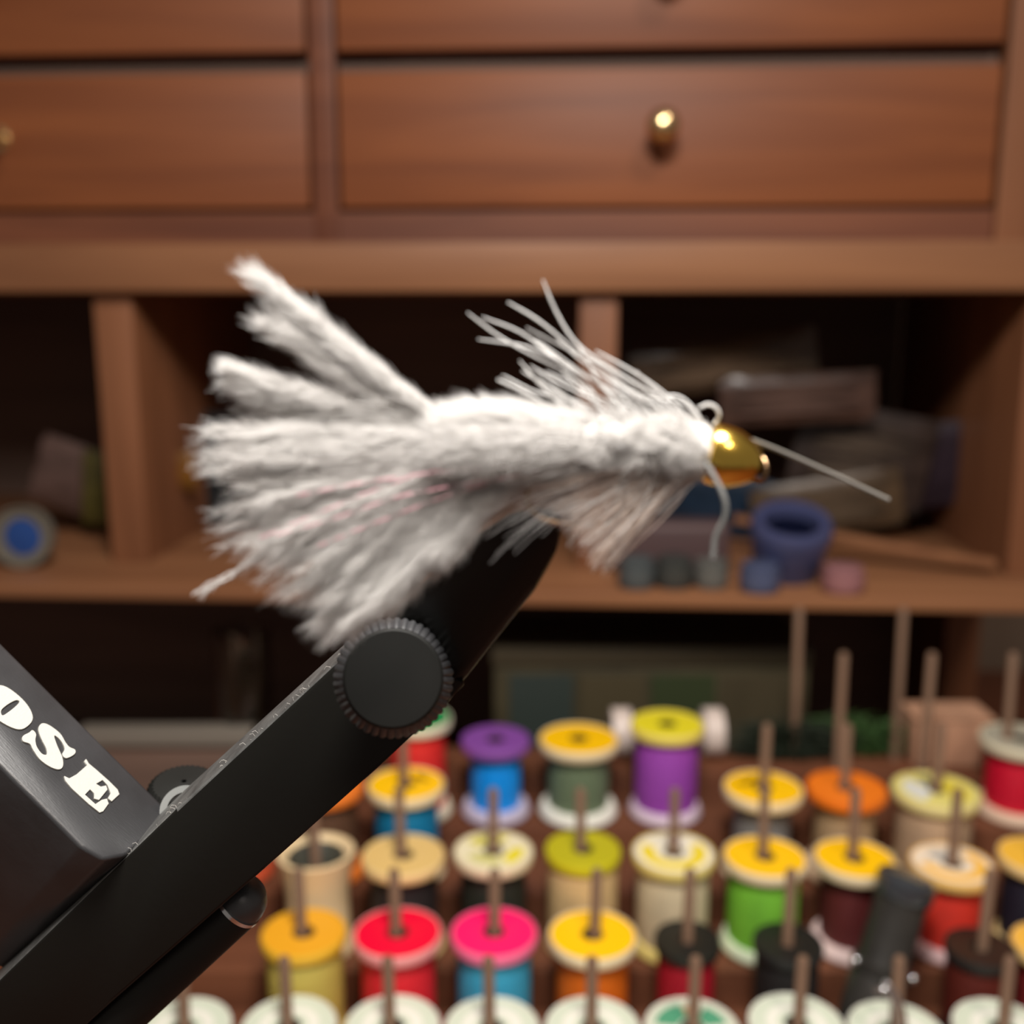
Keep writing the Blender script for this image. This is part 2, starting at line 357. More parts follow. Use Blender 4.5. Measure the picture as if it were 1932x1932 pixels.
S('C', 1797, 1627, 158, srgb(236, 190, 110), srgb(232, 214, 190), srgb(216, 50, 34), 'bright red thread spool with pale orange printed top', marks=[(180, 400, .5, .78, srgb(240, 186, 80)), (60, 150, .15, .6, srgb(180, 176, 170))], body=.78, botrim=srgb(232, 196, 196))
S('C', 1962, 1614, 152, srgb(232, 200, 140), srgb(236, 182, 60), srgb(26, 24, 40), 'navy thread spool with amber disc cut by the frame')
S('D', 573, 1757, 164, srgb(226, 176, 50), srgb(226, 160, 34), srgb(196, 178, 86), 'olive yellow thread spool with all amber flange', body=.88, botrim=srgb(196, 178, 86))
S('D', 750, 1757, 172, srgb(236, 150, 150), srgb(230, 0, 50), srgb(226, 36, 48), 'red thread spool with red disc and pale pink rim', body=.82)
S('D', 932, 1756, 168, srgb(240, 110, 150), srgb(244, 22, 100), srgb(56, 160, 196), 'sky blue thread spool with hot pink top', body=.84)
S('D', 1118, 1761, 172, CREAM, YEL, srgb(214, 104, 10), 'orange thread spool with yellow disc')
S('D', 1297, 1770, 128, srgb(34, 34, 30), srgb(26, 26, 24), srgb(160, 10, 34), 'crimson thread spool with black flange', body=.86)
S('D', 1487, 1776, 134, srgb(34, 34, 34), srgb(24, 24, 24), srgb(26, 24, 24), 'all black thread spool behind the white spools', body=.9)
S('D', 1850, 1785, 132, srgb(40, 36, 34), srgb(48, 30, 24), srgb(90, 26, 14), 'dark red brown thread spool with black ring flange', body=.9)
S('D', 1992, 1782, 160, srgb(236, 196, 130), srgb(236, 180, 70), srgb(120, 30, 30), 'spool with pale orange flange cut by the frame in the second row from the front')
PG = srgb(206, 214, 194)
fl = [(345, 1938, 'white spool at the very end of the front row under the vise bar'), (545, 1934, 'white spool in the front row before the amber spool'), (740, 1933, 'white spool in the front row before the red disc spool'),
      (928, 1936, 'white spool in the front row before the hot pink topped spool'), (1118, 1936, 'white spool in the front row before the orange thread spool'), None,
      (1503, 1930, 'white spool in the front row before the all black spool'), (1692, 1944, 'white spool in the front row holding the chrome clip'), (1892, 1940, 'white spool in the front row before the dark red brown spool')]
for q in fl:
    if q: S('E', q[0], q[1], 184, WHITE, PG, srgb(226, 224, 210), q[2], marks=[(0, 360, .42, .62, WHITE)])
S('E', 1306, 1938, 184, WHITE, srgb(206, 210, 190), srgb(226, 224, 210), 'white spool with green and tan printed top in the front row', marks=[(100, 170, .3, .77, srgb(80, 150, 116)), (10, 60, .3, .77, srgb(80, 150, 116)), (72, 98, .25, .7, srgb(214, 170, 130))])
for u, v in ((1583, 1250), (1745, 1250), (1902, 1250)): 
    p, z = at_row(u, 1400, ROWS['A'][0]); peg('A', p.x, 0.069)
for u in (1500, 1690): 
    p, z = at_row(u, 1400, ROWS['Z'][0]); peg('Z', p.x, 0.069)

# =================================================================== TOOL AND CLUTTER ON THE DESK
def stack_mtx(p0, p1): return frame_to(p0, p1)
b0 = Vector((0.1165, 0.3145, CAMZ - ROWS['D'][1])); t0, _ = at_row(1714, 1650, 0.325)
mt, L = frame_to(b0, t0)
tool = empty('tying_tool', (0, 0, 0), 'black capped cylindrical tying tool standing between the red spool and maroon spool', 'tool', mtx=mt)
r_ = 0.0092
M_TOOL = mat('tool_black', (0.03, 0.027, 0.024), 0.35, noise=(50, 0.3, (1, 1, 1)))
M_CAP = mat('cap_grey', srgb(52, 54, 58), 0.15, coat=0.5)
link('barrel', lathe_me('barrel', [(0, 0.0005), (r_, 0.0005), (r_, L * .42), (r_ * .92, L * .44), (r_ * .92, L * .9), (0, L * .9)], 32, False, 40), M_TOOL, tool)
link('collar', lathe_me('collar', [(r_ * .9, L * .40), (r_ * 1.08, L * .41), (r_ * 1.08, L * .46), (r_ * .9, L * .47)], 32, True, 40), M_TOOL, tool)
link('cap', lathe_me('cap', [(0, L * .86), (r_ * .98, L * .86), (r_ * 1.06, L * .89), (r_ * 1.06, L * .97), (r_ * .9, L * 1.0), (r_ * .5, L * 1.01), (0, L * 1.005)], 32, False, 40), M_CAP, tool)
for a in (-150, -20, 70):
    bm = bmesh.new(); bmesh.ops.create_uvsphere(bm, u_segments=12, v_segments=8, radius=0.0017)
    link('stud', mesh_of(bm, 'stud', 180), M_CHROME, tool, Matrix.Translation((r_ * 1.1 * math.cos(R(a)), r_ * 1.1 * math.sin(R(a)), L * .44)))
# chrome clip on a white spool
c0, cz0 = at_row(1690, 1940, 0.277)
q = [Vector(P(u, v, cz0 - dz)) for u, v, dz in ((1650, 1870, 0), (1672, 1868, .001), (1690, 1905, .002), (1692, 1945, .002), (1708, 1940, .002), (1700, 1895, .002), (1680, 1862, .001), (1668, 1850, 0))]
o = tube('wire_clip', [tuple(x) for x in q], 0.0007, M_CHROME, n=40); tag(o, 'bent chrome wire clip resting on a white spool before the black tool', 'clip')

ZD = DESK
# white spool lying on its side behind the tall purple one
def ground_obj(name, u, v, f, base, label, cat):
    p, z = at_row(u, v, f); return empty(name, (p.x, f, base), label, cat), z
rz = row_z('Z')
o, z = ground_obj('bobbin', 1258, 1345, 0.440, rz, 'white bobbin lying on its side behind the tall purple spool', 'bobbin')
hw = 104 / F * z; rr = 0.0105
Mw = plastic(srgb(206, 190, 180))
RY = Matrix.Translation((0, 0, rr + .0004)) @ Matrix.Rotation(R(90), 4, 'Y')
link('spindle', lathe_me('spindle', [(0.002, -hw), (rr * .55, -hw), (rr * .55, hw), (0.002, hw)], 28), Mw, o, RY)
for s in (-1, 1): link('flange', lathe_me('flange', [(0.002, s * hw * .66), (rr, s * hw * .66), (rr, s * hw), (0.002, s * hw)], 32, True, 40), Mw, o, RY)
# cream strip standing at the left behind
p0, z = at_row(306, 1398, 0.455)
strip_m = plastic(srgb(120, 112, 102))
o = empty('ruler', (p0.x, 0.466, ZD), 'pale grey flat ruler on a dark block behind the vise', 'ruler')
box('blade', -0.040, 0.040, -0.010, 0.002, p0.z - ZD - 0.0035, p0.z - ZD + 0.0035, strip_m, o, 0.0008)
box('block', -0.034, 0.034, -0.008, 0.006, 0.0003, p0.z - ZD - 0.0036, W_INNER, o, 0.001)
# glass jar
glass = mat('clear_glass', (0.6, 0.6, 0.58), 0.05, trans=1.0)
p0, z = at_row(462, 1180, 0.485); jr = 0.0135; jh = p0.z - ZD
o = empty('glass_jar', (p0.x, 0.478, ZD), 'tall narrow glass jar with tan bristles behind the vise bar', 'jar')
link('glass_wall', lathe_me('glass_wall', [(0, 0.0004), (jr, 0.0004), (jr, jh), (jr - .001, jh), (jr - .001, 0.0016), (0, 0.0016)], 32, False, 40), glass, o)
br = []
for i in range(90):
    a = random.uniform(0, 6.28); r0 = random.uniform(0, jr * .55); br.append([(r0 * math.cos(a), r0 * math.sin(a), 0.003), (r0 * 1.15 * math.cos(a), r0 * 1.15 * math.sin(a), jh * .5), (r0 * 1.35 * math.cos(a + .1), r0 * 1.35 * math.sin(a + .1), jh * random.uniform(.7, .98))])
s_ = link('bristles', tubes_me('bristles', br, [[.0005] * 3] * 90, 4), mat('bristle', srgb(90, 74, 58), 0.8), o); tag(s_, kind='stuff')
# olive lidded container
p0, z = at_row(930, 1225, 0.480); p1, _ = at_row(1535, 1225, 0.480)
o = empty('storage_box', ((p0.x + p1.x) / 2, 0.484, ZD), 'low olive brown storage box behind the back row of spools', 'storage box')
hw = (p1.x - p0.x) / 2; hh = p0.z - ZD
OL = mat('olive_plastic', srgb(62, 56, 40), 0.4, noise=(30, 0.35, (1, 1, 1)))
box('body', -hw, hw, 0, 0.055, 0.0005, hh - 0.010, OL, o, 0.002)
box('lid', -hw - .001, hw + .001, -0.001, 0.056, hh - 0.0098, hh, mat('olive_lid', srgb(66, 58, 44), 0.35), o, 0.002)
for k in range(4):
    c = [srgb(50, 58, 54), srgb(72, 64, 46), srgb(52, 60, 38), srgb(70, 62, 46)][k]
    xx = -hw + .008 + k * (2 * hw - .016) / 4
    box('label_panel', xx, xx + (2 * hw - .03) / 4, -0.0012, 0.0, hh * .45, hh - 0.014, plastic(c), o)
# dark mossy hair patch and green feathers
def tuft(name, u, v, f, base, n, length, col, label, cat, spread=1.0, up=.6, rad=.0004):
    p, z = at_row(u, v, f); paths = []
    for i in range(n):
        a = random.uniform(0, 2 * math.pi); l = length * random.uniform(.5, 1); e = random.uniform(.05, up)
        x0 = random.uniform(-.3, .3) * length * spread; y0 = random.uniform(-.1, .1) * length
        dx, dy = math.cos(a) * spread, math.sin(a) * .35
        paths.append([(x0, y0, 0.0006), (x0 + dx * l * .5, y0 + dy * l * .5, l * e * .8 + .0006), (x0 + dx * l, y0 + dy * l, l * e * .75 + .0006)])
    me = tubes_me(name, paths, [[rad, rad * .9, rad * .3]] * n, 3)
    o = link(name, me, mat(name + '_' + cat + '_m', col, .7), None, Matrix.Translation((p.x, f, base))); tag(o, label, cat, kind='stuff'); return o
tuft('green_fibers', 1640, 1360, 0.442, rz, 260, 0.030, srgb(48, 78, 30), 'bright green loose fibers lying behind the orange topped spool', 'craft fibers', 1.0, .8, .0006)
tuft('dark_fibers', 1490, 1390, 0.437, rz, 500, 0.026, srgb(24, 34, 16), 'very dark green fibers lying behind the yellow topped grey spool', 'craft fibers', 1.1, .9, .0006)
# cardboard block, pale
p0, z = at_row(1726, 1352, 0.43); p1, _ = at_row(1872, 1352, 0.43)
o = empty('cardboard_box', ((p0.x + p1.x) / 2, 0.437, rz), 'small tan cardboard box behind the pale tan spool', 'box'); hw = (p1.x - p0.x) / 2; hh = p0.z - rz
CB = mat('cardboard', srgb(176, 132, 104), 0.85, noise=(60, 0.06, (1, 1, 1)))
box('carton', -hw, hw, -.010, .010, 0.0004, hh - .0008, CB, o, .0006); box('lid_flap', -hw - .0004, hw + .0004, -.0105, .0105, hh - .0007, hh, CB, o)

# =================================================================== THINGS IN THE PIGEONHOLES (cabinet frame, still top-level)
def cabw(x, y, z): return CAB @ Vector((x, y, z))
def packet(u0, v0, u1, v1, off, col, label, tilt=0, thick=.006, cat='feather packet', name='feather_packet', stripes=None):
    """soft flat packet in a pigeonhole, corners given by sight lines at depth off"""
    x0, z1 = cab(u0, v0, off); x1, z0 = cab(u1, v1, off)
    w, h = (x1 - x0), (z1 - z0); cxx, czz = (x0 + x1) / 2, (z0 + z1) / 2
    bm = bmesh.new(); nx, nz = 14, 8; grid = []
    for s in (-1, 1):
        g = [[bm.verts.new(((i / nx - .5) * w, s * thick / 2 * (max(0, math.sin(math.pi * i / nx) * math.sin(math.pi * j / nz)) ** .4) + .0006 * math.sin(i * 2.1 + j * 1.7), (j / nz - .5) * h)) for j in range(nz + 1)] for i in range(nx + 1)]
        for i in range(nx):
            for j in range(nz): bm.faces.new((g[i][j], g[i + 1][j], g[i + 1][j + 1], g[i][j + 1]))
    bmesh.ops.remove_doubles(bm, verts=bm.verts, dist=1e-6)
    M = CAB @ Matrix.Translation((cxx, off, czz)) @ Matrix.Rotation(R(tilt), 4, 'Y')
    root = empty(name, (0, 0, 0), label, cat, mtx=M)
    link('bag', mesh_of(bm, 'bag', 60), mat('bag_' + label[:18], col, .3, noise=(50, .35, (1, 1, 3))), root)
    if stripes:
        n = 60; ps = []
        for i in range(n):
            zz = random.uniform(-.3, .3) * h; x_ = random.uniform(-.42, -.1) * w
            ps.append([(x_, -thick * .55, zz), (x_ + w * .25, -thick * .62, zz + h * .03), (x_ + w * .5, -thick * .5, zz - h * .02)])
        s_ = link('feathers', tubes_me('feathers', ps, [[.0004, .0007, .0002]] * n, 3), mat('feath_' + label[:18], stripes, .8), root); tag(s_, kind='stuff')
    return root
zf = z_st
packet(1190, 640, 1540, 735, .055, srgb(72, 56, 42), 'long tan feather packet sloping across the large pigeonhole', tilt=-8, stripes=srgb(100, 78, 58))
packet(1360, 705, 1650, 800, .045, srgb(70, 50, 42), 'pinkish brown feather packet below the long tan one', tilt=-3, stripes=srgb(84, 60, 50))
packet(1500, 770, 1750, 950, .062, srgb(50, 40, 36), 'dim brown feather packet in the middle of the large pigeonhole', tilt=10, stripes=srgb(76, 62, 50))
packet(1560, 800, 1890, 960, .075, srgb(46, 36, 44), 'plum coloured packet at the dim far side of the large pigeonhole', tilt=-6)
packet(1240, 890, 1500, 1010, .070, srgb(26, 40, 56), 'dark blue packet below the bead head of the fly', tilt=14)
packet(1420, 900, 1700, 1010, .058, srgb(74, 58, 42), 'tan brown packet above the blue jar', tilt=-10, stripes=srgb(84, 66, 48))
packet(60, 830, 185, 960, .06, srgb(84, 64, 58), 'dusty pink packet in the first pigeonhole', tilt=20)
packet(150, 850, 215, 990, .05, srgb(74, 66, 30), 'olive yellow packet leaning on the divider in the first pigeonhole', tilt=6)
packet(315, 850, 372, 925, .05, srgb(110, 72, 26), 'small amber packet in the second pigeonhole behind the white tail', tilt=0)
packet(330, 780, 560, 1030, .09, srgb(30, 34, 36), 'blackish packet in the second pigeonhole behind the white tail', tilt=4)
# long wooden slat lying aslant on the pigeonhole floor
xa, za = cab(1390, 985, .02); xb, zb_ = cab(1925, 1062, .004)
ma, la = frame_to(cabw(xa, .03, max(za, z_st + .004)), cabw(xw - .006, -.002, max(zb_, z_st + .006)))
o = link('wooden_slat', mesh_of(box_bm(-.004, .004, -.0015, .0015, 0, la, .0004), 'wooden_slat', 40), W_LIGHT, None, ma)
tag(o, 'thin brown wooden slat leaning aslant above the blue jar', 'slat')
# blue jar lying on its side, open end to the viewer
x, z = cab(1488, 1088, -0.02); jrad = 0.0185
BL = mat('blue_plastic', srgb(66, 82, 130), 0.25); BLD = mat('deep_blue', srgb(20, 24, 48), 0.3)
J = CAB @ Matrix.Translation((x, -0.020, z_st + .0245)) @ Matrix.Rotation(R(20), 4, 'X')
o = empty('blue_jar', (0, 0, 0), 'blue open mouthed plastic jar tipped toward the viewer in the large pigeonhole', 'jar', mtx=J)
link('jar_body', lathe_me('jar_body', [(0, -.022), (jrad * .80, -.022), (jrad * .9, -.012), (jrad * 1.0, 0), (jrad * .99, .004), (jrad * .90, .006), (jrad * .70, .005), (jrad * .64, .001), (jrad * .62, -.018), (0, -.018)], 40, False, 50), mat('haze_blue', srgb(62, 66, 98), .2), o)
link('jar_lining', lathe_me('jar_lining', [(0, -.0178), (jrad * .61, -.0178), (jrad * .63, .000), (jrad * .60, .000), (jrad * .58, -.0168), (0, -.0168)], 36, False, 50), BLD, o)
def lump(name, u, v, off, ru, rv, col, label, cat, m=None):
    x, z = cab(u, v, off); s = 1 / F * 0.52
    r0, r1 = ru * s, rv * s
    zc = max(z, z_st + r1 + .0003)
    prof = [(0, -r1), (r0 * .9, -r1), (r0, -r1 * .8), (r0, r1 * .35), (r0 * .8, r1 * .5), (r0 * .8, r1 * .9), (r0 * .72, r1), (0, r1)]
    root = empty(name, (0, 0, 0), label, cat, mtx=CAB @ Matrix.Translation((x, off, zc)))
    link('pot', lathe_me('pot', prof[:4] + [(0, r1 * .35)], 28, False, 40), m or plastic(col), root)
    link('lid', lathe_me('lid', [(0, r1 * .36), (r0 * .92, r1 * .36), (r0 * .92, r1 * .9), (r0 * .8, r1), (0, r1)], 28, False, 40), plastic(tuple(c * .8 for c in col)), root)
    return root
lump('small_pot', 1432, 1125, -.036, 34, 24, srgb(76, 84, 112), 'small slate blue pot beside the blue jar', 'pot')
lump('small_pot', 1588, 1128, -.034, 36, 22, srgb(150, 104, 106), 'small pink pot at the foot of the blue jar', 'pot')
lump('small_pot', 1340, 1128, -.030, 30, 24, srgb(96, 96, 92), 'small grey pot standing behind the beard fibers of the fly', 'pot')
lump('small_pot', 1270, 1128, -.030, 34, 26, srgb(60, 62, 60), 'small charcoal pot second from the pigeonhole divider', 'pot')
lump('small_pot', 1200, 1128, -.032, 32, 26, srgb(76, 82, 84), 'small dull grey pot next to the pigeonhole divider', 'pot')
x0, z0 = cab(1190, 1075, .035); 
o = link('cosmetic_pouch', mesh_of(box_bm(-.028, .028, -.008, .008, -.012, .012, .004, 3), 'cosmetic_pouch', 60), mat('pouch', srgb(76, 56, 56), .6), None, CAB @ Matrix.Translation((x0 + .016, .000, z_st + .0125)))
tag(o, 'dull pink soft pouch behind the small pots', 'pouch')
# clear disc with blue centre in the first pigeonhole
x, z = cab(45, 1022, -.012); dr = 57 / F * .52
o = empty('tape_reel', (0, 0, 0), 'clear disc shaped reel with blue hub in the first pigeonhole', 'reel', mtx=CAB @ Matrix.Translation((x, -0.012, z_st + dr + .0003)) @ Matrix.Rotation(R(85), 4, 'X'))
link('rim_disc', lathe_me('rim_disc', [(dr * .62, -.003), (dr, -.003), (dr, .003), (dr * .93, .003), (dr * .9, .001), (dr * .62, .001)], 40), mat('milky_plastic', srgb(104, 98, 88), .2), o)
link('hub', lathe_me('hub', [(0, -.0025), (dr * .62, -.0025), (dr * .62, .0005), (dr * .2, .0015), (0, .0015)], 32, False), mat('hub_blue', srgb(36, 66, 124), .3), o)

# =================================================================== VISE
vise = empty('fly_vise', (0, 0, 0), 'black metal fly tying vise gripping the white fly, lettered OSE', 'vise')
vise.location = (-0.135, 0.165, DESK)
VI = vise.matrix_basis.inverted() if False else Matrix.Translation(-vise.location)
def vlink(name, me, m, mtx=Matrix.Identity(4), parent=None): 
    if parent is not None: return link(name, me, m, parent, mtx)
    return link(name, me, m, vise, VI @ mtx)
FWD = (PV(CX, CY, 1) - PV(CX, CY, 0)).normalized()
def prism(name, pts, thick, m, bev=0.0006, seg=2, shift=Vector((0, 0, 0))):
    """solid plate: front outline from (u, v, z) points, pushed back along the view depth"""
    bm = bmesh.new(); fr = [bm.verts.new(PV(*p)) for p in pts]; bk = [bm.verts.new(PV(*p) + FWD * thick + shift) for p in pts]; n = len(pts)
    bm.faces.new(fr); bm.faces.new(bk[::-1])
    for i in range(n): bm.faces.new((fr[i], bk[i], bk[(i + 1) % n], fr[(i + 1) % n]))
    bmesh.ops.recalc_face_normals(bm, faces=bm.faces)
    bmesh.ops.bevel(bm, geom=[e for e in bm.edges], offset=bev, segments=seg, profile=.5, affect='EDGES')
    return vlink(name, mesh_of(bm, name, 50), m)
def zb(u, v):   # depth of the bar's front face along its length
    s = (u - v); return float(np.interp(s, [-2100, -1850, -1195, -585, -200, 70], [.1555, .1530, .1475, .1390, .1240, .1110]))
def B(u, v, dz=0): return (u, v, zb(u, v) + dz)
bar = prism('jaw_bar', [B(-140, 1982), B(330, 1527), B(650, 1237), B(690, 1205), B(880, 1290), B(850, 1322), B(722, 1440), B(500, 1640), B(210, 1893), B(60, 2030)], .0085, M_BLACK, .0005, 2, Vector((-.00095, 0, .00085)))
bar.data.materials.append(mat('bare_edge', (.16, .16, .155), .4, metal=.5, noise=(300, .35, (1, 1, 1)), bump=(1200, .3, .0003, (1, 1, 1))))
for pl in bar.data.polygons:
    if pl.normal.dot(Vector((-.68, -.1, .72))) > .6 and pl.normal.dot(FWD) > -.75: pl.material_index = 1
prism('jaw', [B(655, 1236, .0004), B(790, 1108, .0004), B(900, 1008, .0004), B(965, 966, .0004), B(1035, 955, .0006), B(1066, 972, .0008), B(1052, 1040, .0006), B(1012, 1112, .0004), B(950, 1190, .0004), B(886, 1272, .0004), B(845, 1320, .0004), B(770, 1392, .0004)], .0050, M_BLACK, .0009)
# tension knob with knurled rim
kc = PV(742, 1280, .1275); nrm = (PV(742, 1280, 0) - PV(742, 1280, 1)).normalized(); kn_dir = (nrm * .75 - FWD * .25).normalized()
mk, _ = frame_to(kc + kn_dir * -.0065, kc)
r1 = 96 / F * .1275
knob = vlink('tension_knob', lathe_me('tension_knob', [(0, 0), (r1 * .9, 0), (r1 * .9, .0062), (r1 * .99, .0062), (r1 * .99, .0064), (r1 * .97, .0069), (r1 * .93, .0071), (0, .0071)], 64, False, 35), M_DULL, mk)
NT = 132
link('knurled_rim', lathe_me('knurled_rim', [(r1 * .88, .0012), (r1 * 1.10, .0012), (r1 * 1.20, .0020), (r1 * 1.20, .0044), (r1 * 1.06, .0058), (r1 * .99, .0062), (r1 * .88, .0062)], NT, True, 20, wob=lambda i, j: (1.0 if i % 3 else 0.965) if j in (1, 2, 3, 4) else 1), M_GREY, knob)
# lettered block
A0 = PV(326, 1536, .1580); e_ = (PV(226, 1436, .1580) - A0).normalized(); N0 = PV(206, 1651, .1450)
c_ = N0 - A0; c_ = c_ - e_ * c_.dot(e_); wid = c_.length; c_ = c_.normalized(); n_ = e_.cross(c_)
if n_.dot(FWD) > 0: n_ = -n_
BM = Matrix(((e_.x, c_.x, n_.x, A0.x), (e_.y, c_.y, n_.y, A0.y), (e_.z, c_.z, n_.z, A0.z), (0, 0, 0, 1)))
LEN = 0.105; TH = .034
bm = bmesh.new(); cr = .0035
prof = [(0, 0), (LEN, 0), (LEN, wid), (cr * 1.5, wid), (cr * .55, wid - cr * .3), (0.0003, wid - cr * 1.1)]
tp = [bm.verts.new((x, y, 0)) for x, y in prof]; bt = [bm.verts.new((x, y, -TH)) for x, y in prof]
bm.faces.new(tp); bm.faces.new(bt[::-1])
for i in range(6): bm.faces.new((tp[i], bt[i], bt[(i + 1) % 6], tp[(i + 1) % 6]))
bmesh.ops.recalc_face_normals(bm, faces=bm.faces)
bmesh.ops.bevel(bm, geom=bm.edges[:], offset=.0006, segments=2, profile=.5, affect='EDGES')
block = vlink('block', mesh_of(bm, 'block', 45), M_GREY, BM)
tag(block, 'dark grey block with white OSE lettering')
# screw in the dark face
sx = .0275
ms = Matrix.Translation((sx, wid + .0002, -.0085)) @ Matrix.Rotation(R(-90), 4, 'X')
link('set_screw', lathe_me('set_screw', [(0.0015, -.001), (.0042, -.001), (.0042, .0006), (.0036, .0009), (.0018, .0009), (.0015, -.0006)], 32), M_DULL, block, ms)
# post and base, outside the picture
def cyl_between(name, a, b, r, m): 
    M, L = frame_to(a, b); return vlink(name, lathe_me(name, [(0, 0), (r, 0), (r, L), (0, L)], 24, False), m, M)
pt = A0 + e_ * (LEN * .86) + c_ * wid * .5 - n_ * .010
vise_post_top = Vector((pt.x, pt.y, pt.z))
cyl_between('post', Vector((pt.x, pt.y, DESK + .008)), vise_post_top, .0045, M_STEEL)
cb = Vector((pt.x, pt.y, DESK)); 
vlink('pedestal_base', mesh_of(box_bm(-.04, .04, -.05, .05, 0.0, .009, .001), 'pedestal_base', 40), M_GREY, Matrix.Translation(cb))
# letters
def letters():
    """polygons in (x along reading, y up), cap height 1"""
    out = []
    E = [(0, 0), (1.62, 0), (1.72, .36), (1.58, .36), (1.40, .12), (.74, .12), (.74, .46), (.98, .46), (1.12, .34), (1.2, .34), (1.2, .68), (1.12, .68), (.98, .56), (.74, .56), (.74, .88), (1.36, .88), (1.5, .66), (1.64, .66), (1.6, 1.0), (0, 1.0), (0, .90), (.2, .88), (.2, .12), (0, .10)]
    return E
def put_poly(pts, holes=None, name='letter', x0=0., sc=1., yy=0., asp=1.):
    pass
hh = .0040 * 1.0   # cap height (m)
base_y = None
def face_pt(px, py):   # sight line (u,v) onto the block's face -> (s, t) in the block frame
    o = Vector((0, 0, CAMZ)); d = PV(px, py, 1) - o; inv = BM.inverted(); o2 = inv @ o; d2 = inv.to_3x3() @ d; t = -o2.z / d2.z; p = o2 + d2 * t; return (p.x, p.y)
def letter_mesh(loops, name):
    """loops: outer loop then optional holes, (u, v) frame points laid on the face"""
    cu = bpy.data.curves.new(name, 'CURVE'); cu.dimensions = '2D'; cu.fill_mode = 'BOTH'; cu.extrude = .00012; cu.bevel_depth = .00006
    for lp in loops:
        sp = cu.splines.new('POLY'); sp.points.add(len(lp) - 1); sp.use_cyclic_u = True
        for i, q in enumerate(lp):
            s, t = face_pt(*q); sp.points[i].co = (s, t, 0, 1)
    tmp = bpy.data.objects.new('tmp', cu); COL.objects.link(tmp)
    dg = bpy.context.evaluated_depsgraph_get(); me = bpy.data.meshes.new_from_object(tmp.evaluated_get(dg)); me.name = name
    bpy.data.objects.remove(tmp); bpy.data.curves.remove(cu)
    me.materials.clear(); me.materials.append(M_LETTER)
    o = link(name, me, None, block, Matrix.Translation((0, 0, .0001))); return o
g = lambda L: [(x * 500 / 1932, 1150 + y * 500 / 1932) for x, y in L]
def smoothloop(L, n=None):
    L = list(L); p = np.array(L + L[:3], float); out = []
    for i in range(len(L)):
        a, b, c, d = p[i], p[i + 1], p[i + 2], p[(i + 3) % len(p)]
        for f in np.linspace(0, 1, 4, endpoint=False):
            out.append(tuple(.5 * ((2 * b) + (-a + c) * f + (2 * a - 5 * b + 4 * c - d) * f * f + (-a + 3 * b - 3 * c + d) * f ** 3)))
    return out
O_out = smoothloop(g([(-150, 640), (-60, 572), (20, 565), (110, 620), (190, 700), (230, 780), (215, 835), (150, 878), (70, 860), (-30, 800), (-120, 720)]))
O_in = smoothloop(g([(5, 735), (60, 690), (115, 665), (140, 680), (110, 715), (60, 755), (20, 780), (2, 770)]))
letter_mesh([O_out, O_in], 'letter')
S_l = smoothloop(g([(232, 888), (255, 915), (250, 960), (262, 1010), (300, 1060), (338, 1065), (335, 1020), (300, 950), (278, 880), (300, 840), (350, 850), (430, 910), (470, 975), (500, 1010), (540, 1030), (535, 1060), (478, 1088), (452, 1062), (470, 1020), (440, 960), (400, 925), (388, 935), (410, 1000), (448, 1090), (450, 1150), (420, 1170), (360, 1150), (290, 1100), (240, 1030), (215, 985), (165, 965), (165, 930), (210, 905)]))
letter_mesh([S_l], 'letter')
E_l = g([(622, 1100), (640, 1130), (700, 1180), (790, 1260), (850, 1320), (862, 1352), (808, 1402), (785, 1380), (806, 1345), (780, 1285), (742, 1246), (690, 1276), (728, 1300), (766, 1292), (775, 1318), (715, 1392), (682, 1382), (684, 1345), (650, 1314), (610, 1356), (690, 1428), (738, 1396), (772, 1388), (784, 1420), (745, 1475), (720, 1484), (640, 1420), (520, 1310), (475, 1255), (468, 1225), (500, 1240), (555, 1210), (635, 1140), (612, 1112)])
letter_mesh([E_l], 'letter')
# barrel under the bar
a_ = PV(452, 1700, .1545); b_ = PV(60, 2065, .1600)
M, L = frame_to(b_, a_); rb = 52 / F * .1545
brl = vlink('barrel', lathe_me('barrel', [(0, 0), (rb, 0), (rb, L - .0012), (rb * .97, L - .0004), (rb * .92, L), (0, L)], 48, False, 35), M_DULL, M)
link('end_cap', lathe_me('end_cap', [(0, L - .0002), (rb * .96, L - .0002), (rb * .96, L + .0008), (rb * .84, L + .0022), (rb * .5, L + .0034), (0, L + .0038)], 40, False, 40), M_GREY, brl)
link('chrome_ring', lathe_me('chrome_ring', [(rb * .8, L - .0007), (rb * 1.02, L - .0007), (rb * 1.02, L - .0001), (rb * .8, L - .0001)], 48, True, 40), M_CHROME, brl)
# knurled nut behind the bar and pale band under it
nc = PV(356, 1518, .1700); mk2, _ = frame_to(nc - FWD * .002, nc - FWD * .002 + (-FWD * .22 + Vector((0.1, 0, 1))) * .004)
link_ = vlink('knurled_nut', lathe_me('knurled_nut', [(.0004, 0), (.0052, 0), (.0056, .0008), (.0056, .0040), (.0048, .0048), (.0004, .0052)], 72, True, 20, wob=lambda i, j: (1.0 if i % 2 else .93) if j in (1, 2, 3, 4) else 1), M_DULL, mk2)
mw, _ = frame_to(PV(349, 1530, .1585), PV(349, 1526, .1570))
vlink('washer', lathe_me('washer', [(.0026, 0), (.0036, 0), (.0036, .001), (.0026, .001)], 48, True, 40), mat('pale_steel', (.13, .135, .13), .5, metal=.2), mw)
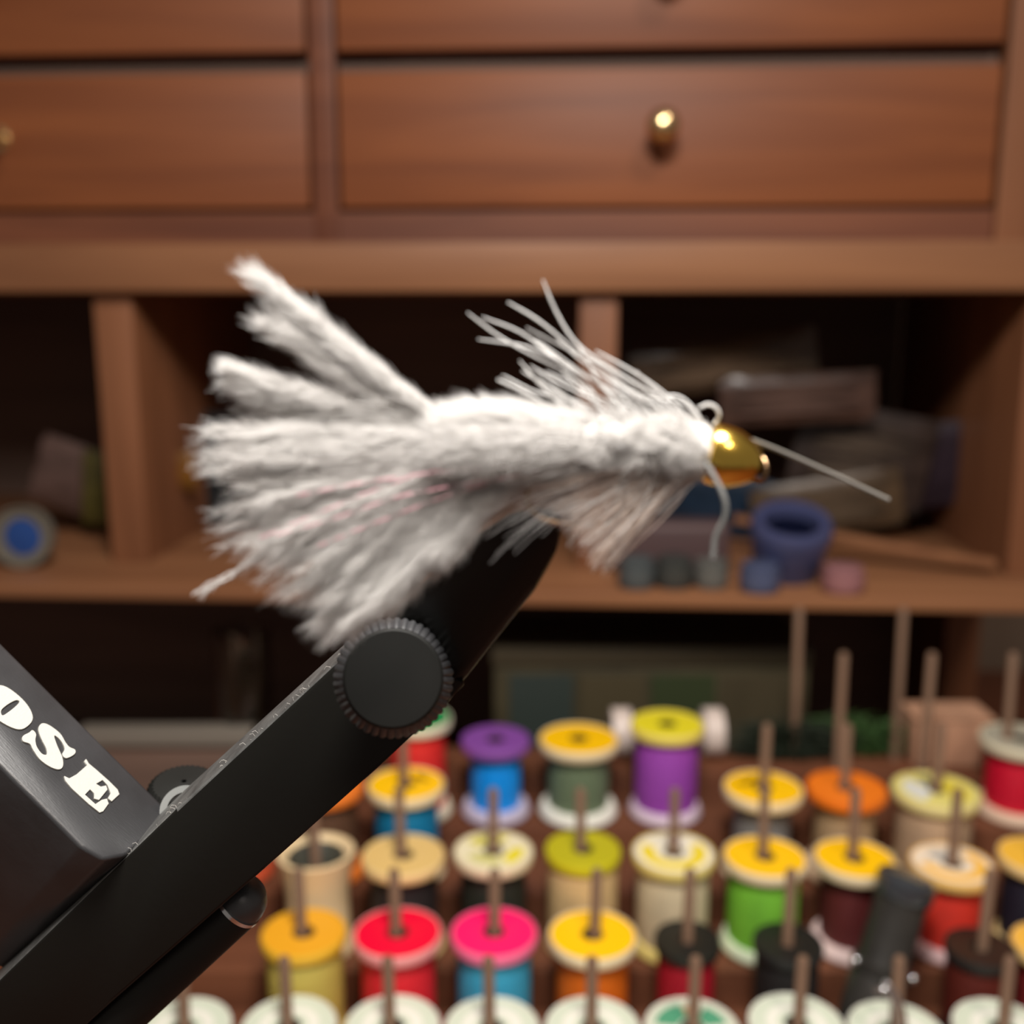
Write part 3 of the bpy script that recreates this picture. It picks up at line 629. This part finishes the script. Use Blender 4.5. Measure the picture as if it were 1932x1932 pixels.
# lint along the bar's edge
lp = []
for i in range(26):
    t = random.random(); u = 240 + t * 420; v = 1612 - t * 385 + random.uniform(-3, 3); a = random.uniform(0, 6.28); rr2 = random.uniform(4, 12)
    zz = zb(u, v); lp.append([P(u + rr2 * math.cos(a + k * 1.1) * .6, v + rr2 * math.sin(a + k * 1.1) * .6 - rr2 * .4, zz + .0004) for k in range(5)])
lo = vlink('lint', tubes_me('lint', lp, [[.00002] * 5] * 26, 3), mat('lint_w', (.55, .52, .48), .8)); tag(lo, kind='stuff')

# =================================================================== THE FLY (built in a local space of 53.5 micrometres per unit)
Z0 = 0.108; PX = Z0 / F
def fly_pts(a):    # a (...,3): u, v, w  with w units towards the viewer
    a = np.asarray(a, float); return P(a[..., 0], a[..., 1], Z0 - a[..., 2] * PX)
def translucent(name, col, mixw, rough=.75):
    m = bpy.data.materials.new(name); m.use_nodes = True; nt = m.node_tree; b = nt.nodes['Principled BSDF']
    b.inputs['Base Color'].default_value = (*col, 1); b.inputs['Roughness'].default_value = rough; b.inputs['Specular IOR Level'].default_value = .25
    tr = nt.nodes.new('ShaderNodeBsdfTranslucent'); tr.inputs[0].default_value = (*col, 1)
    mx = nt.nodes.new('ShaderNodeMixShader'); mx.inputs[0].default_value = mixw
    nt.links.new(b.outputs[0], mx.inputs[1]); nt.links.new(tr.outputs[0], mx.inputs[2]); nt.links.new(mx.outputs[0], nt.nodes['Material Output'].inputs[0]); return m
M_DOWN = translucent('white_down', (.90, .885, .87), .5)
M_FIB = translucent('white_fiber', (.86, .85, .84), .4, .35)
M_BEARD = translucent('cream_fiber', (.74, .62, .54), .4, .5)
M_FLASH = mat('pink_flash', srgb(240, 178, 190), .3, metal=.3)
M_TINSEL = mat('pearl_tinsel', (.95, .95, .97), .12, metal=.7)
fly = empty('white_streamer_fly', PV(1100, 870, Z0), 'white feathered streamer fly with gold bead head held in the vise jaws', 'fishing fly')
FI = Matrix.Translation(-Vector(fly.location))
def flink(name, me, m): return link(name, me, m, fly, FI)
def orth(T):
    ref = np.where(np.abs(T[..., 2:3]) < .8, np.array([0, 0, 1.]), np.array([0, 1., 0]))
    A = np.cross(T, ref); A /= np.linalg.norm(A, axis=-1, keepdims=True); return A, np.cross(T, A)
def plume(roots, ctrl, tip, nb, jit, L, wspread, per=230, t0=.12, ang=(16, 34), stem=.9, jroot=14, name='marabou_plume', m=None, lr=.5):
    """one clump: nb barbs from near roots through ctrl to tip, each covered by fine barbules"""
    K = 16; bar = []; brs = []
    P0 = np.array(roots, float) + rng.normal(0, 1, (nb, 3)) * np.array([jroot, jroot * .6, jroot * .8])
    if L > 40:
        dv = np.array(roots, float) - np.array(tip, float); tip = tuple(np.array(tip, float) + dv / np.linalg.norm(dv) * L * .22)
    P3 = np.array(tip, float) + rng.normal(0, 1, (nb, 3)) * np.array([jit, jit, wspread])
    P3[:, :2] = P0[:, :2] + (P3[:, :2] - P0[:, :2]) * rng.uniform(.86, 1.04, (nb, 1))
    jt = rng.normal(0, 1, (nb, 3)); C = [np.array(c, float) + (jt + .3 * rng.normal(0, 1, (nb, 3))) * np.array([jit * .5, jit * (.45 + .35 * i), wspread * .5]) for i, c in enumerate(ctrl)]
    allp = np.stack([P0] + C + [P3], 1)
    stems = np.stack([spline(allp[i], K) for i in range(nb)])
    stems += rng.normal(0, .8, stems.shape)
    tt = np.linspace(0, 1, K)
    rad_s = np.tile(stem * (1 - .75 * tt), (nb, 1))
    # barbules
    n = nb * per; bi = rng.integers(0, nb, n); t = t0 + (1 - t0) * rng.random(n) ** .85
    fi = t * (K - 1.001); i0 = fi.astype(int); f = (fi - i0)[:, None]
    base = stems[bi, i0] * (1 - f) + stems[bi, i0 + 1] * f
    T = stems[bi, i0 + 1] - stems[bi, i0]; T /= np.linalg.norm(T, axis=1, keepdims=True)
    A, Bn = orth(T); az = rng.uniform(0, 2 * np.pi, n); N_ = np.cos(az)[:, None] * A + np.sin(az)[:, None] * Bn
    al = np.radians(rng.uniform(*ang, n)); ln = L * rng.uniform(.55, 1.15, n) * np.where(t > .8, 1 - (t - .8) * 1.4, 1) * (0.55 + .45 * np.minimum(1, t * 2))
    d1 = T * np.cos(al)[:, None] + N_ * np.sin(al)[:, None]; d2 = T * np.cos(al * .45)[:, None] + N_ * np.sin(al * .45)[:, None]
    d2[:, 1] += .05
    p1 = base + d1 * (ln * .5)[:, None]; p2 = p1 + d2 * (ln * .5)[:, None] + rng.normal(0, 1.2, base.shape)
    bb = np.stack([base, p1, p2], 1)
    r = np.tile(np.array([lr, lr * .8, lr * .18]), (n, 1)) * PX
    me1 = tubes_me(name, fly_pts(stems), rad_s * PX, 4); me2 = tubes_me(name, fly_pts(bb), r, 3)
    bm = bmesh.new(); bm.from_mesh(me1); bm.from_mesh(me2); bpy.data.meshes.remove(me1); bpy.data.meshes.remove(me2)
    me = bpy.data.meshes.new(name); bm.to_mesh(me); bm.free()
    return flink(name, me, m or M_DOWN)
root = (1000, 865, 0)
# upper plumes
plume((880, 826, 8), [(760, 742, 10), (640, 650, 12)], (484, 512, 14), 12, 9, 74, 9, per=320, ang=(12, 34), jroot=9)
plume((900, 826, 0), [(770, 745, 4), (650, 668, 6)], (540, 580, 6), 7, 9, 64, 9, per=280, ang=(12, 34), jroot=8)
plume((880, 836, -8), [(735, 768, 4), (620, 690, 6)], (502, 592, 6), 12, 13, 70, 10, per=300, ang=(12, 36), jroot=10)
plume((900, 836, 0), [(740, 785, 0), (580, 745, 4)], (425, 700, 6), 12, 13, 58, 12, per=320, ang=(16, 42))
plume((900, 840, 0), [(740, 800, -6), (580, 772, -10)], (440, 735, -10), 10, 13, 58, 12, per=300, ang=(16, 42))
fan = [((402, 812), (700, 818)), ((398, 838), (700, 832)), ((412, 884), (690, 865)), ((430, 930), (690, 885)), ((438, 968), (690, 905)), ((432, 1012), (690, 930)),
       ((462, 1042), (700, 945)), ((520, 1078), (720, 965)), ((536, 1122), (740, 985)), ((588, 1150), (765, 1005)), ((606, 1204), (780, 1020)), ((652, 1206), (800, 1030)),
       ((706, 1150), (830, 1020)), ((770, 1094), (870, 1000)), ((850, 1030), (900, 975))]
NF = 36
tips_ = np.array([f[0] for f in fan], float); cts_ = np.array([f[1] for f in fan], float)
seg_ = np.concatenate([[0], np.cumsum(np.hypot(*np.diff(tips_, axis=0).T))]); q_ = np.linspace(0, seg_[-1], NF)
for i in range(NF):
    s01 = q_[i] / seg_[-1]
    tp_ = np.array([np.interp(q_[i], seg_, tips_[:, k]) for k in (0, 1)]); ct = np.array([np.interp(q_[i], seg_, cts_[:, k]) for k in (0, 1)])
    dz = rng.uniform(-14, 16); rt = np.array((1005, 860 + 46 * s01, dz * .3))
    tp_ = tp_ + (rt[:2] - tp_) * (rng.uniform(-.03, .09) if i % 2 else rng.uniform(-.02, .02))
    mid = np.interp(s01, [0, .7, 1], [855, 885, 940]), np.interp(s01, [0, .7, 1], [836, 922, 948]), dz * .55
    plume(tuple(rt), [mid, (ct[0], ct[1], dz)], (tp_[0], tp_[1], dz * 1.1), 7, 13, float(np.interp(s01, [0, .7, 1], [58, 56, 44])), 16, per=330, jroot=16, ang=(14, 46), lr=.42)
# filler plumes through the middle for density
for i, (tp_, ct) in enumerate([((455, 780), (700, 800)), ((450, 840), (720, 825)), ((470, 880), (720, 860)), ((500, 930), (740, 895)), ((520, 1000), (750, 930)), ((600, 1060), (780, 965)), ((660, 1110), (820, 990))]):
    plume((1010, 868 + i * 8, -12), [(880, 860 + i * 18, -18), (ct[0], ct[1], -22)], (tp_[0], tp_[1], -26), 14, 26, 70, 16, ang=(20, 50), per=280, m=M_DOWN)
# stray strand at the lower side
plume((470, 1055, 4), [(440, 1080, 4), (405, 1100, 4)], (376, 1126, 4), 4, 4, 20, 3, per=90, ang=(5, 16), jroot=3, t0=.0)
plume((730, 760, 8), [(760, 742, 12)], (786, 756, 12), 2, 3, 16, 3, per=30, ang=(5, 14), jroot=3, t0=0)
# flash strands
for pts in ([(1040, 875, 40), (900, 885, 46), (790, 895, 50), (660, 915, 54), (560, 935, 54)], [(1040, 885, 38), (900, 910, 46), (760, 935, 52), (640, 975, 56), (520, 1010, 56)],
            [(1045, 870, 36), (880, 880, 44), (760, 905, 50), (620, 960, 52), (490, 1015, 50)], [(1040, 880, 30), (860, 930, 40), (700, 990, 46), (600, 1030, 44)]):
    n = 60; path = spline(pts, n); path += rng.normal(0, .3, path.shape)
    k = np.arange(n); rr = 1.0 * (0.25 + .95 * (np.sin(k * .9) > -.1))
    flink('flash_strand', tubes_me('flash_strand', fly_pts(path)[None], rr[None] * PX, 4), M_FLASH)
# body: core + chenille pile
spine = np.array([(850, 846, 0), (960, 842, 0), (1080, 840, 0), (1200, 842, 0), (1290, 846, 0), (1345, 852, 0)], float)
n = 60; sp_ = spline(spine, n); kx = np.linspace(0, 1, n)
core_r = np.interp(kx, [0, .15, .5, .85, 1], [22, 52, 46, 40, 32]) * (1 + .08 * np.sin(np.arange(n) * 1.5))
flink('body_core', tubes_me('body_core', fly_pts(sp_)[None], core_r[None] * PX, 20), M_DOWN)
def pile(x0, x1, N, l0, l1, r, back, name, m, crimp=0.0, rng_az=(0, 2 * np.pi)):
    s = x0 + (x1 - x0) * rng.random(N); fi = s * (n - 1.001); i0 = fi.astype(int); f = (fi - i0)[:, None]
    c = sp_[i0] * (1 - f) + sp_[i0 + 1] * f; cr_ = np.interp(s, kx, core_r)
    az = rng.uniform(*rng_az, N); d = np.stack([np.zeros(N), -np.cos(az), np.sin(az)], 1)
    b = c + d * (cr_ * .85)[:, None]; ln = rng.uniform(l0, l1, N)
    bk = rng.uniform(*back, N)[:, None]; dirv = d + bk * np.array([-1, 0.0, 0]); dirv /= np.linalg.norm(dirv, axis=1, keepdims=True)
    p1 = b + dirv * (ln * .5)[:, None] + rng.normal(0, 1 + crimp * 3, b.shape); p2 = p1 + (dirv + np.array([-.35, 0, 0])) * (ln * .42)[:, None] + rng.normal(0, 1.5 + crimp * 5, b.shape)
    return flink(name, tubes_me(name, fly_pts(np.stack([b, p1, p2], 1)), np.tile([r, r * .9, r * .25], (N, 1)) * PX, 3), m)
o = pile(0.0, .46, 12000, 40, 84, .55, (1.0, 2.2), 'body_fur', M_DOWN); tag(o, kind='stuff')
o = pile(0.02, .36, 2600, 55, 100, .5, (.9, 1.7), 'body_fur', M_DOWN, 0, (-.8, .8)); tag(o, kind='stuff')
o = pile(.36, 1.0, 9000, 16, 34, .75, (.1, .9), 'chenille_pile', M_DOWN, 1.0); tag(o, kind='stuff')
for q_i in range(70):
    sx_ = rng.uniform(.4, .97); a_ = rng.uniform(-.6, 2.2)
    o = pile(sx_, sx_ + .012, 70, 22, 46, .7, (.2, 1.2), 'chenille_tuft', M_DOWN, .8, (a_, a_ + .28)); tag(o, kind='stuff')
o = pile(.05, 1.0, 260, 18, 34, 1.6, (.2, 1.0), 'tinsel_pile', M_TINSEL, 1.0); tag(o, kind='stuff')
# long hackle fibres above
H_ = [[(1024, 528), (1050, 590), (1090, 650), (1160, 700), (1245, 752), (1325, 812)], [(958, 570), (1015, 604), (1077, 654), (1140, 700), (1201, 750), (1240, 800)],
      [(882, 590), (938, 632), (1000, 668), (1062, 700), (1105, 735), (1140, 790)], [(910, 598), (984, 628), (1046, 676), (1093, 713), (1124, 753), (1140, 800)],
      [(902, 640), (984, 652), (1046, 676), (1108, 712), (1170, 748), (1225, 800)], [(984, 628), (1031, 660), (1093, 713), (1120, 742), (1145, 800)],
      [(993, 618), (1046, 646), (1083, 664), (1140, 692), (1186, 728), (1264, 800)], [(980, 680), (1015, 722), (1046, 753), (1076, 800)], [(948, 708), (1000, 735), (1046, 753), (1080, 790)],
      [(938, 716), (990, 740), (1040, 770)], [(1124, 662), (1202, 706), (1264, 752), (1306, 800)], [(1060, 700), (1120, 760), (1170, 810)], [(1000, 690), (1070, 730), (1150, 770), (1200, 810)],
      [(1010, 640), (1080, 690), (1150, 740), (1200, 790)], [(1090, 650), (1130, 720), (1170, 770), (1190, 810)], [(985, 700), (1060, 745), (1130, 790)], [(1030, 700), (1100, 735), (1180, 775), (1240, 815)],
      [(1050, 640), (1110, 690), (1180, 735), (1240, 770), (1290, 810)], [(1150, 760), (1190, 752), (1235, 750), (1280, 748), (1312, 776), (1330, 810)], [(1180, 735), (1230, 752), (1290, 762), (1330, 800)]]
for k, h in enumerate(H_):
    m_ = len(h); w0 = random.uniform(-14, 20); pts = [(u, v, w0 * (1 - i / (m_ - 1)) + 6) for i, (u, v) in enumerate(h)]
    path = spline(pts, 22); rr = np.interp(np.linspace(0, 1, 22), [0, .1, .6, 1], [1.2, 2.2, 2.6, 2.4]) * random.uniform(.75, 1.1)
    flink('hackle_fiber', tubes_me('hackle_fiber', fly_pts(path)[None], rr[None] * PX, 6), M_FIB)
for k in range(64):   # finer crossing hairs
    u0 = rng.uniform(1075, 1300); v0 = 800 + rng.uniform(-8, 14); L_ = rng.uniform(50, 150); a = math.radians(rng.uniform(22, 62)); w0 = rng.uniform(-30, 34)
    pts = [(u0, v0, w0 * .4), (u0 - L_ * .5 * math.cos(a + .15), v0 - L_ * .5 * math.sin(a + .15), w0 * .8), (u0 - L_ * math.cos(a), v0 - L_ * math.sin(a) + 6, w0)]
    path = spline(pts, 12); rr = np.linspace(1.5, .5, 12)
    flink('hackle_fiber', tubes_me('hackle_fiber', fly_pts(path)[None], rr[None] * PX, 4), M_FIB)
# beard under the body
for k in range(280):
    t = k / 279; f = (k * .618) % 1
    s0 = (1325 - 140 * f + rng.uniform(-15, 10), 880 - 12 * f + rng.uniform(-12, 16), rng.uniform(-22, 36))
    ang = rng.uniform(0, 1) ** .8
    tip = (1035 + 105 * ang + rng.uniform(-20, 20) - 60 * f * (1 - ang), 905 + 175 * ang + rng.uniform(-18, 14), rng.uniform(-20, 50))
    mid = ((s0[0] + tip[0]) / 2 + 28 * ang, (s0[1] + tip[1]) / 2 - 4 - 8 * ang, (s0[2] + tip[2]) / 2 + 10)
    path = spline([s0, mid, tip], 14); rr = np.linspace(1.5, .4, 14) * rng.uniform(.6, 1.2)
    flink('beard_fiber', tubes_me('beard_fiber', fly_pts(path)[None], rr[None] * PX, 4), M_BEARD if k % 3 else M_FIB)
for k in range(26):    # wisps over the jaw
    s0 = (rng.uniform(1040, 1140), rng.uniform(900, 950), rng.uniform(10, 40)); L_ = rng.uniform(80, 190); a = math.radians(rng.uniform(18, 42))
    tip = (s0[0] - L_ * math.cos(a), s0[1] + L_ * math.sin(a), rng.uniform(20, 50)); mid = ((s0[0] + tip[0]) / 2, (s0[1] + tip[1]) / 2 - 8, 34)
    path = spline([s0, mid, tip], 10); flink('beard_fiber', tubes_me('beard_fiber', fly_pts(path)[None], (np.linspace(.9, .3, 10))[None] * PX, 3), M_FIB)
# bead: cone-shaped, lathed
ax0, ax1 = np.array((1334, 853, 0.)), np.array((1434, 880, 6.))
ba = Vector(fly_pts(ax0).tolist()); bb_ = Vector(fly_pts(ax1).tolist()); M, L = frame_to(ba, bb_)
u_ = PX
prof = [(10, 4), (40, 0), (54, 4), (58, 14), (58, 34), (55, 52), (46, 74), (34, 92), (26, 98), (14, 99), (12, 92)]
me = lathe_me('bead_head', [(r * u_, z * u_) for r, z in prof], 48, True, 30)
flink('bead_head', me, M_GOLD).matrix_local = FI @ M
# hook: eye, shank, bend, point
hook = tube('hook', [tuple(x) for x in fly_pts([(1420, 876, 4), (1330, 856, 0), (1180, 862, 0), (1090, 880, 2), (1030, 896, 4), (1000, 920, 4), (996, 950, 2), (1018, 976, 0), (1060, 988, -2), (1110, 988, -2), (1140, 982, -2)]).tolist()], [5 * PX] * 8 + [4 * PX, 1 * PX], M_BRONZE, fly, 10, 70, FI)
ec = np.array((1432, 884, 6.)); eye = []
for k in range(25):
    a = 2 * math.pi * k / 24; eye.append(ec + np.array([math.cos(a) * 13 - math.sin(a) * 4, math.cos(a) * 7 + math.sin(a) * 22, math.cos(a) * 16]))
tube('hook_eye', [tuple(x) for x in fly_pts(eye).tolist()], 4.6 * PX, M_BRONZE, fly, 10, 60, FI)
# thread collar behind the bead
for k in range(13):
    cc = np.array((1300 + k * 3.6, 846 + k * .6, 0.)); r0 = 46 - abs(k - 6) * 1.0 + rng.uniform(-3, 5); pts = []
    tl = rng.uniform(-10, 12)
    for j in range(19):
        a = 2 * math.pi * j / 18; pts.append(cc + np.array([math.cos(a) * tl, -math.cos(a) * r0, math.sin(a) * r0]))
    flink('thread_wrap', tubes_me('thread_wrap', fly_pts(spline(pts, 36))[None], np.full((1, 36), 4.2) * PX, 6), M_DOWN)
for pts in ([(1318, 770, 4), (1334, 763, 8), (1350, 768, 8), (1357, 785, 4), (1345, 803, 0)], [(1300, 800, 20), (1325, 840, 50), (1322, 872, 44), (1330, 880, 40)], [(1290, 872, 46), (1316, 868, 50), (1330, 842, 52), (1318, 812, 40)]):
    flink('thread_loop', tubes_me('thread_loop', fly_pts(spline(pts, 24))[None], np.full((1, 24), 3.2) * PX, 6), M_FIB)
# trailing thread end and stiff nylon end in front
flink('thread_tail', tubes_me('thread_tail', fly_pts(spline([(1330, 872, 66), (1350, 905, 84), (1366, 940, 96), (1368, 975, 96), (1350, 1015, 90), (1345, 1055, 90)], 30))[None], (np.linspace(5.4, 5.6, 30))[None] * PX, 8), mat('grey_thread', (.13, .13, .125), .6))
flink('nylon_end', tubes_me('nylon_end', fly_pts(spline([(1372, 815, -10), (1450, 842, -14), (1560, 890, -20), (1676, 944, -26)], 30))[None], (np.linspace(3.6, 5.4, 30))[None] * PX, 8), mat('nylon', (.15, .14, .125), .35))
